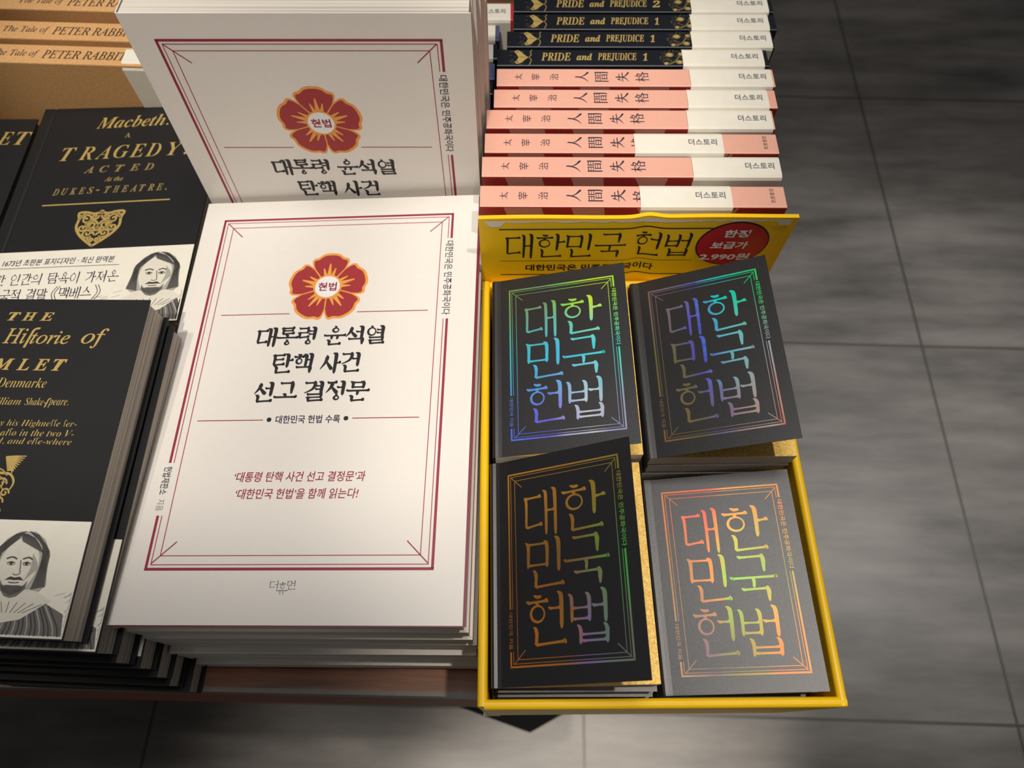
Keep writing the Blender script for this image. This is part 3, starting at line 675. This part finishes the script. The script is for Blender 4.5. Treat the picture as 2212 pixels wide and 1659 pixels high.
pile({0: hb, 1: hb2, 2: hc, 3: copy_tree(hc), 'rest': hd}, n, Vector((-.2794, .0369, CZ-.2985)), t_, 4, -3.3, -2.5,
     [(0, 0, 0), (.0035, -.0042, .3), (.002, -.0068, 0), (.0035, -.0088, .4), (.0035, -.0112, 0), (.002, -.0148, .3), (.005, -.0165, .2)],
     ['black book with gilt winged ornament and portrait band, topmost of the front left pile'] + ['%s black book in the front left pile beside the white paperbacks' % ('bottom' if o == 'bottom' else o+' from top') for o in ords], 'black banded books in the front left pile')
S = 1.038
def mac_band(P):
    i = INK
    P.text('1673년 초판본 표지디자인 · 최신 완역본', 10.2, 72.2, 32, 36.2, i['navy'], bold=.012, shear=.1)
    P.line((2, 30.6), (76, 30.2), .35, i['darkbrown'])
    P.serif('망한 인간의 탐욕이 가져온', 3, 77.5, 19.2, 27, i['navy'], Wv=.11, Th=.065)
    P.serif('파국적 결말', 9, 41, 9.6, 17.2, i['navy'], Wv=.11, Th=.065)
    for x in (43.4, 45.0): P.path([(x+2, 17.8), (x, 13.4), (x+2, 9)], .4, i['navy'])
    P.serif('맥베스', 47.2, 65.2, 9.6, 17.2, i['navy'], Wv=.11, Th=.065)
    for x in (66.2, 67.8): P.path([(x, 17.8), (x+2, 13.4), (x, 9)], .4, i['navy'])
    portrait(P, 97.5, -5.0, 43, 114, -5.3)
n = 5; hgt = .42-.330; t_ = hgt/n
mb_ = black_book(.1195, .162, t_-.0016, tan(R(4)/n), 0, None, S)
mbt = empty('black_book')
def mac_top():
    b = Book(.1195, .162, t_-.0016, kx=tan(R(4)/n), c=.0007); sh = lambda y: y+.0065
    m = MB(); b.ribbon(m, black_cloth, crease=.0076); black_front_art(Print(m, lambda x, y, l: b.top(x, sh(y), l), S), 'wide'); m.build('cover', mbt)
    m = MB(); b.block(m, pages_grey, inset=.0025); m.build('page_block', mbt)
    m = MB(); b.ribbon(m, band_paper, off=.0004, c=.0003, v0=.0004, v1=.0065+.0428, w=.1192); mac_band(Print(m, lambda x, y, l: b.top(x, sh(y), .0004+l), S)); m.build('paper_band', mbt)
mac_top()
pile({0: mbt, 'rest': mb_}, n, Vector((-.2945, .1938, CZ-.330)), t_, .1, -4, .2, [(0, 0, 0)]+[(-.001, .0, .0)]*4,
     ['black book with gilt shield ornament and lettered portrait band, under the kraft books', 'black book hidden under the one with the gilt shield ornament'], 'black books in the middle left pile')
n = 5; t_ = (.42-.335)/n
fb = black_book(.113, .158, t_-.0005, 0, 0, 'far', 1.03)
pile(fb, n, Vector((-.4135, .1925, CZ-.335)), t_, 0, 0, 0, [(0, 0, 0)],
     ['black book with large gilt capitals at far left, topmost of its pile', 'black book hidden under the one with large gilt capitals at far left'], 'black books in the far left pile')

# ------------------------------------------------------------------ books standing on their fore edges, spine up
def spine_book(w, h, t, mcover, mspine, art=None, cover_art=None, band=None, band_text=None, pg=pages, name='paperback_book', r=.0007, bandr=None):
    """local spine at x=0; along the spine a = h - y runs left to right for the viewer, the back cover faces him"""
    b = Book(w, h, t, c=.0005, r=r)
    e = empty(name); m = MB(); b.ribbon(m, mcover, mspine=mspine)
    if art: art(Print(m, lambda a, q, l: (-l, h-a, q)))
    if cover_art: cover_art(Print(m, lambda a, q, l: (q, h-a, -l)))
    m.build('cover', e)
    m = MB(); b.block(m, pg, inset=.001); m.build('page_block', e)
    if band:
        b2 = Book(w, h, t, c=.0005, r=bandr or .0016)
        m = MB(); b2.ribbon(m, band_paper, off=.0006, c=.00035, v0=h-band[1], v1=h-band[0], w=w-.001)
        if band_text: band_text(Print(m, lambda a, q, l: (-.0006-l, h-a, q)), band)
        m.build('paper_band', e, smooth=False)
    return e
def place_spine(e, x_left, y_front, zs, h, yaw=0):
    """x_left, y_front: left front corner of the spine seen from the aisle"""
    A = Matrix(((0, -1, 0, 0), (0, 0, 1, 0), (-1, 0, 0, 0), (0, 0, 0, 1)))     # u -> down, v -> left, z -> away
    e.matrix_world = Matrix.Translation((x_left, y_front, zs)) @ Matrix.Rotation(R(yaw), 4, 'Z') @ A @ Matrix.Translation((0, -h, 0))
def house(P, band, w0=15, x=None):
    x1 = (band[1]*1000-3.2) if x is None else x; P.text('더스토리', x1-w0, x1, 5.2, 9.6, INK['grey'], bold=.026, space=1.1)
ZP = CZ-.285; PH = .1545
def pink_art(P):
    i = INK
    for ch, x in (('太', 9.8),): P.fit(*kanji(ch), x, x+4.4, 4.8, 9.4, i['navy'], rot=1)
    P.text('宰', 19.2, 24.2, 4.8, 9.6, i['navy'], rot=1, bold=0); P.text('治', 29.4, 34.4, 4.8, 9.6, i['navy'], rot=1, bold=0)
    for ch, x in (('人', 43.6), ('間', 54.6), ('失', 66.2), ('格', 77.2)): P.fit(*kanji(ch), x, x+7.8, 3.6, 11.2, i['navy'], rot=1)
    P.text('筑摩書房', 147.4, 149.8, 3.6, 11.8, i['brown'], rot=1, bold=-.004) if False else None
    for k, ch in enumerate('筑摩書房'): P.text(ch, 146.9, 149.3, 3.0+2.4*k, 5.1+2.4*k, i['brown'], rot=1, bold=-.006)
def pink_cover(P):
    p = INK['patch']
    for q in ([(12, .4), (31, .4), (36, 20), (17.5, 20)], [(46, .4), (62.5, .4), (66, 20), (52, 20)], [(79, .4), (96, .4), (95, 8), (98, 12), (96, 20), (88, 20)], [(123, .4), (130.5, .4), (124, 20), (118.5, 20)]): P.quad(q, p)
    P.path([(128.5, .6), (125.6, 6), (124.8, 14)], [.5, 1.1, .4], INK['brown'], 2)
Yp = [.2381, .2576, .2739, .2911, .3065, .3227]; Xl = [-.0162, -.0156, -.0144, -.0137, -.0099, -.0085]
Bd = [(.0648, .1111), (.0934, .1389), (.0646, .1113), (.0943, .1398), (.096, .1402), (.0992, .1447)]
PL = ['front pink-spined book right behind the yellow sign, cream band slipped left', 'second pink-spined book from the yellow sign, cream band at its end', 'third pink-spined book from the yellow sign, cream band slipped left',
      'fourth pink-spined book from the yellow sign, cream band at its end', 'fifth pink-spined book from the yellow sign, pink tip past its band', 'rearmost pink-spined book, against the black gilt spines']
for i in range(6):
    bd = (Bd[i][0]-Xl[i], min(Bd[i][1]-Xl[i], PH))
    e = spine_book(.133, PH, .0139, red_card, pink_card, pink_art, pink_cover, bd, house)
    # the spine face is pink: the spine strip of the ribbon carries it
    place_spine(e, Xl[i], Yp[i], ZP, PH, -.25); tag(e, PL[i], 'book', 'pink spined paperbacks in the row')

def gilt_art(num):
    def f(P):
        g, d, k = gold_foil, gold_dull, gold_dark
        # heart-shaped blossom, then title, then plume sprays
        rnd = random.Random(5)
        P0, P = P, Print(P.mb, lambda a_, b_, l: P0.f(a_*.93-.0018, b_, l))
        for j in range(30):
            x, y = 10+rnd.uniform(-.5, 7.5), rnd.uniform(.9, 12.2); P.path([(x, y), (x+rnd.uniform(.8, 1.8), y+rnd.uniform(-.6, .6))], .35, k, 1, 2)
        P.quad([(12.2, 11.6), (14.4, 12.6), (16.4, 11.4), (19, 8.4), (21.0, 6.8), (19.2, 5.2), (16.8, 2.6), (14.2, 1.4), (12.6, 2.4), (14.0, 4.6), (14.9, 6.8), (13.6, 9.4)], g, 2)
        P.path([(15.4, 7.2), (17.4, 6.9), (19.4, 6.8)], .3, k, 3); P.disc(14.2, 3, .6, .6, k, 3, 10); P.disc(14.2, 11, .5, .5, k, 3, 10)
        P.path([(21, 6.8), (22.6, 8.6), (22.2, 11), (23, 12.6)], .6, d, 2); P.path([(21, 6.8), (22.6, 5), (22.2, 2.6), (21.4, 1)], .6, d, 2)
        P = P0
        P.text(mathfont('PRIDE', 'bolditalic'), 25, 41.8, 4.3, 10.6, g, bold=.004); P.text(mathfont('and', 'bolditalic'), 45, 54, 4.6, 10.2, g)
        P.text(mathfont('PREJUDICE', 'bolditalic'), 57, 79.2, 4.0, 10.6, g, bold=.004); P.text(mathfont(num, 'bolditalic'), 82.4, 85 if num == '1' else 86.6, 4.4, 10.4, g, shear=.15)
        rnd = random.Random(9)
        for j in range(90):
            a = rnd.uniform(0, 2*pi); rr = rnd.uniform(.3, 1); x, y = 99.5+6.8*rr*cos(a), 6.8+5.9*rr*sin(a)
            P.path([(x, y), (x+1.3*cos(a)*.6, y+1.1*sin(a)*.6)], .34, k, 1, 2)
        for x, y, r in ((98, 9, 1.8), (103.2, 3.2, 1.6), (104.4, 9.6, 1.3), (95.6, 2, 1.2)):
            P.disc(x, y, r*1.2, r, d, 2, 14); P.disc(x, y, r*.7, r*.6, g, 3, 12)
        P.path([(96.4, 1.4), (100.5, 3.4), (103.4, 8), (106, 11.5)], .5, d, 2)
    return f
Yg = [.3386, .3538, .3686, .3838]; Xg = [-.0084, -.0029, .0008, .0011]; GH = .1535
Bg = [(.0966, .1426), (.1033, .1495), (.1045, .1501), (.1062, .152)]
GL = ['black-spined book with gilt script title, right behind the pink spines', 'second black gilt-titled book behind the pink spines, its band flush right', 'third black gilt-titled book behind the pink spines, black tip past its band', 'rearmost black-spined gilt book, numeral 2 after its title']
for i in range(4):
    e = spine_book(.133, GH, .0136, navy_card, navy_card, gilt_art('2' if i == 3 else '1'), None, (Bg[i][0]-Xg[i], Bg[i][1]-Xg[i]), house)
    place_spine(e, Xg[i], Yg[i], ZP, GH, -.2); tag(e, GL[i], 'book', 'black gilt spined books in the row')
# the next row, mostly hidden behind the standing white books: only banded ends show
Yw = [(.3330, .0108, -.0113, navy_card, 0), (.3452, .0135, -.0103, slate_card, 1), (.3622, .0128, -.0088, navy_card, 1), (.3783, .0138, -.0077, slate_card, 1), (.3965, .0155, .0006, crimson_card, 1)]
WL = ['dark unbanded spine peeping out between white paperbacks and pink spines', 'slate blue spine with cream band, second of the half-hidden row', 'black-edged spine with cream band, middle of the half-hidden row', 'slate blue spine with cream band, fourth of the half-hidden row', 'crimson-edged spine with cream band at top, rearmost of half-hidden row']
for i, (y, t, xr, mc, bnd) in enumerate(Yw):
    end = (.1535 if i == 4 else .1525) if bnd else None
    if i == 1: end = .1515
    e = spine_book(.117, .155, t, mc, mc, None, None, (.10, end) if bnd else None, (lambda P, b: house(P, b, 14)) if i == 4 else None)
    place_spine(e, xr-.155, y, CZ-.30, .155); tag(e, WL[i], 'book', 'half hidden banded books')
# kraft books
def kraft_art(P):
    P.text(mathfont('The Tale of', 'italic'), P.x0, P.x0+27.8, 4.2, 11.0, INK['brown'], bold=.004)
    P.text(mathfont('PETER RABBIT', 'italic'), P.x0+30.4, P.x0+80.8, 4.2, 11.0, INK['brown'], bold=.006)
ZK = CZ-.296; KH = .158
KL = ['front kraft-brown book with cream band at its end, black books before it', 'middle one of the three kraft-brown books standing spine up', 'rearmost of the three kraft-brown books, cut off by the photo top']
for i, (y, xl, x0) in enumerate(((.3577, -.366, 57.6), (.3784, -.372, 64), (.4046, -.376, 70))):
    def ka(P, x0=x0): P.x0 = x0; kraft_art(P)
    e = spine_book(.122, KH, .0155, kraft, kraft, ka, None, (.1368, .158) if i == 0 else None, None, name='kraft_book', bandr=.003)
    place_spine(e, xl, y, ZK, KH, -2.4); tag(e, KL[i], 'book', 'kraft books standing spine up')

# ------------------------------------------------------------------ the yellow counter box
BX = Matrix.Translation((-.0147, .0089, TT)) @ Matrix.Rotation(R(.45), 4, 'Z')
BW, BD, BH, WT = .1565, .2155, .09, .0042
def counter_box():
    t = empty('counter_display_box', BX); tag(t, 'yellow cardboard counter display box holding four piles of black booklets', 'display box')
    inner = yellow_card
    m = MB(); m.box((.0004, .0004, .0002), (BW-.0004, BD-.0004, .0025), yellow_card); m.build('base', t)
    def wall(name, a, b, wt=WT):
        """folded-over wall between ground points a and b with a rounded rim; inside to the left of a->b"""
        a = Vector((*a, 0)); b = Vector((*b, 0)); d = (b-a).normalized(); nrm = Vector((-d.y, d.x, 0)); rows = []
        for q in range(2):
            p = a if q == 0 else b; r = []
            r.append(p+Vector((0, 0, .0008)))
            for k in range(9):
                an = pi*k/8; r.append(p+nrm*(wt/2-wt/2*cos(an))+Vector((0, 0, BH-wt/2+wt/2*sin(an))))
            r.append(p+nrm*wt+Vector((0, 0, .0026)))
            rows.append(r)
        m = MB(); n = len(rows[0])
        sub = [[rows[0][j].lerp(rows[1][j], k/8) for j in range(n)] for k in range(9)]
        m.grid([[tuple(v) for v in r] for r in sub], yellow_card)
        for r in (sub[0], sub[-1]): m.add([tuple(v) for v in r], [tuple(range(n))], yellow_card)
        m.add([tuple(rows[0][0]), tuple(rows[1][0]), tuple(rows[1][-1]), tuple(rows[0][-1])], [(0, 1, 2, 3)], yellow_card)
        return m.build(name, t, smooth=False)
    wall('front_wall', (.0030, 0), (BW-.0006, 0)); wall('right_wall', (BW, .0005), (BW, BD)); wall('back_wall', (BW-WT, BD), (WT, BD)); wall('left_wall', (0, BD-.0005), (0, .0014), .0044)
    # bared grey board at the front left corner
    m = MB(); m.box((-.0003, -.0004, .0), (.0085, .0030, .004), torn); m.build('worn_corner', t)
    # upright sign at the back, printed on the front
    m = MB(); th = .0022; h0, h1 = .004, .1418; nx = 130
    def bend(x): return .0016*math.exp(-((x-.0835)/.006)**2)
    top = lambda x: h1+.0004*sin(x*70)
    y0 = BD+.0004
    F = [[(x, y0+bend(x), h0) for x in [BW*i/nx for i in range(nx+1)]]]
    for k in range(1, 9): F.append([(BW*i/nx, y0+bend(BW*i/nx), h0+(top(BW*i/nx)-h0)*k/8) for i in range(nx+1)])
    B = [[(x, y+th, z) for x, y, z in r] for r in F]
    m.grid(F, yellow_card); m.grid([r[::-1] for r in B], yellow_card)
    m.grid([F[-1], B[-1]], yellow_card); m.grid([B[0], F[0]], yellow_card)
    for j in (0, -1): m.grid([[a[j], b[j]] for a, b in zip(F, B)], yellow_card)
    P = Print(m, lambda a, q, l: (a, y0+bend(a)-l*2.5, q)); k = INK['black']
    ox, oz = 15.4, 1000*(.42)   # plate coordinates measured along the sign
    X = lambda x: x*1000+ox; Z = lambda z: z*1000+oz
    for z, a, b, w in ((-.2862, -.0055, .1010, .85), (-.3125, -.0052, .0962, .32), (-.3250, -.0053, .0941, .75)): P.line((X(a), Z(z)), (X(b), Z(z)), w, k, 1, 2)
    P.serif('대한민국 헌법', X(-.0024), X(.0922), Z(-.3104), Z(-.2893), k, Wv=.10, Th=.055, gap=.28, pitch=1.0)
    P.text('대한민국은 민주공화국이다', X(.0082), X(.0765), Z(-.3215), Z(-.3158), k, bold=.03)
    P.disc(X(.1137), Z(-.2990), 18.4, 17.8, k, 1); P.disc(X(.1137), Z(-.2990), 17.6, 17.0, INK['badge'], 2)
    P.text('한정', X(.1072), X(.1200), Z(-.2932), Z(-.2872), INK['white'], 3, bold=.03, shear=.1); P.text('보급가', X(.1028), X(.1216), Z(-.3026), Z(-.2966), INK['white'], 3, bold=.03, shear=.1)
    P.text('2.990원', X(.0990), X(.1250), Z(-.3122), Z(-.3064), INK['white'], 3, bold=.03, shear=.1)
    rnd = random.Random(4); q0, q1 = [], []     # the torn strip under the rim of the sign
    for i in range(61):
        x = 3+150.5*i/60; d = 2.1+rnd.uniform(0, .9)+(3.4 if 0 < i < 4 else 0)+(1.6*math.exp(-((x-84)/9)**2))+(3.0 if i > 57 else 0)
        q0.append((x, h1*1000-1.2)); q1.append((x, h1*1000-d))
    P.put(q0+q1, [(i, i+1, 62+i, 61+i) for i in range(60)], torn, 2)
    m.build('sign_panel', t)
    return t
counter_box()

# booklets in the box
def booklet(foil, flare, wide=0):
    b = Book(HW, HH, .0098, flare=R(flare), hinge=.0035, c=.0004, r=.0013)
    e = empty('booklet'); m = MB(); b.ribbon(m, black_card, crease=0)
    booklet_art(Print(m, lambda x, y, l: b.top(x, y, l)), foil); m.build('cover', e)
    m = MB(); b.block(m, pages, inset=.0008-wide); m.build('page_block', e)
    m = MB(); b.sheet(m, gold_sheet, -b.c+(.0002 if flare else -.00002), HW-.0006+wide, .0005, HH-.0005); m.build('endpaper', e)
    return e
flat = booklet(holos[2], 0); flat_used = False
def booklet_pile(origin, n, rz, foil, flare, offs, labels, group):
    global flat_used
    H = origin[2]-(TT+.0026); zs = H/(n*.0098)
    topb = booklet(foil, flare, .0022 if flare > 14 else 0)
    pile({0: topb, 'rest': flat}, n, Vector(origin), .0098, 0, 0, rz, offs, labels, group, 'booklet', zs)
hid = 'black booklet further down in the %s pile of the yellow box'
def labs(where, first): return [first, 'second black booklet of the %s pile in the yellow box' % where, 'third black booklet of the %s pile in the yellow box' % where, hid % where]
booklet_pile((-.0088, .0172, CZ-.3266), 9, 1.0, holos[2], 28.5, [(0, 0, 0), (.0015, -.0012, -.6), (.0012, -.0026, -.8), (.0008, -.0034, -.4), (.0016, -.0028, -.4)], labs('front left', 'black booklet with bronze foil title, cover sprung open, front left in yellow box'), 'booklets of the front left pile')
booklet_pile((-.0092, .1178, CZ-.3207), 10, .8, holos[0], 14.2, [(0, 0, 0), (.001, .0, -.4), (.0016, -.001, 0)], labs('rear left', 'black booklet with green and violet foil title, rear left in yellow box'), 'booklets of the rear left pile')
booklet_pile((.0646, .1178, CZ-.3225), 10, .8, holos[1], 22.5, [(0, 0, 0), (.0004, -.0006, -.3), (-.001, -.0015, .2), (.0005, -.002, 0)], labs('rear right', 'black booklet with blue and cyan foil title, rear right in yellow box'), 'booklets of the rear right pile')
booklet_pile((.0667, .0151, CZ-.3455), 7, 1.0, holos[3], 11.5, [(0, 0, 0), (-.001, -.001, -.3), (-.0025, -.0024, -.3), (-.0015, -.0018, 0)], labs('front right', 'grey-looking booklet with orange foil title, front right in yellow box'), 'booklets of the front right pile')
for o in bpy.data.objects:
    if 'used' in o: del o['used']
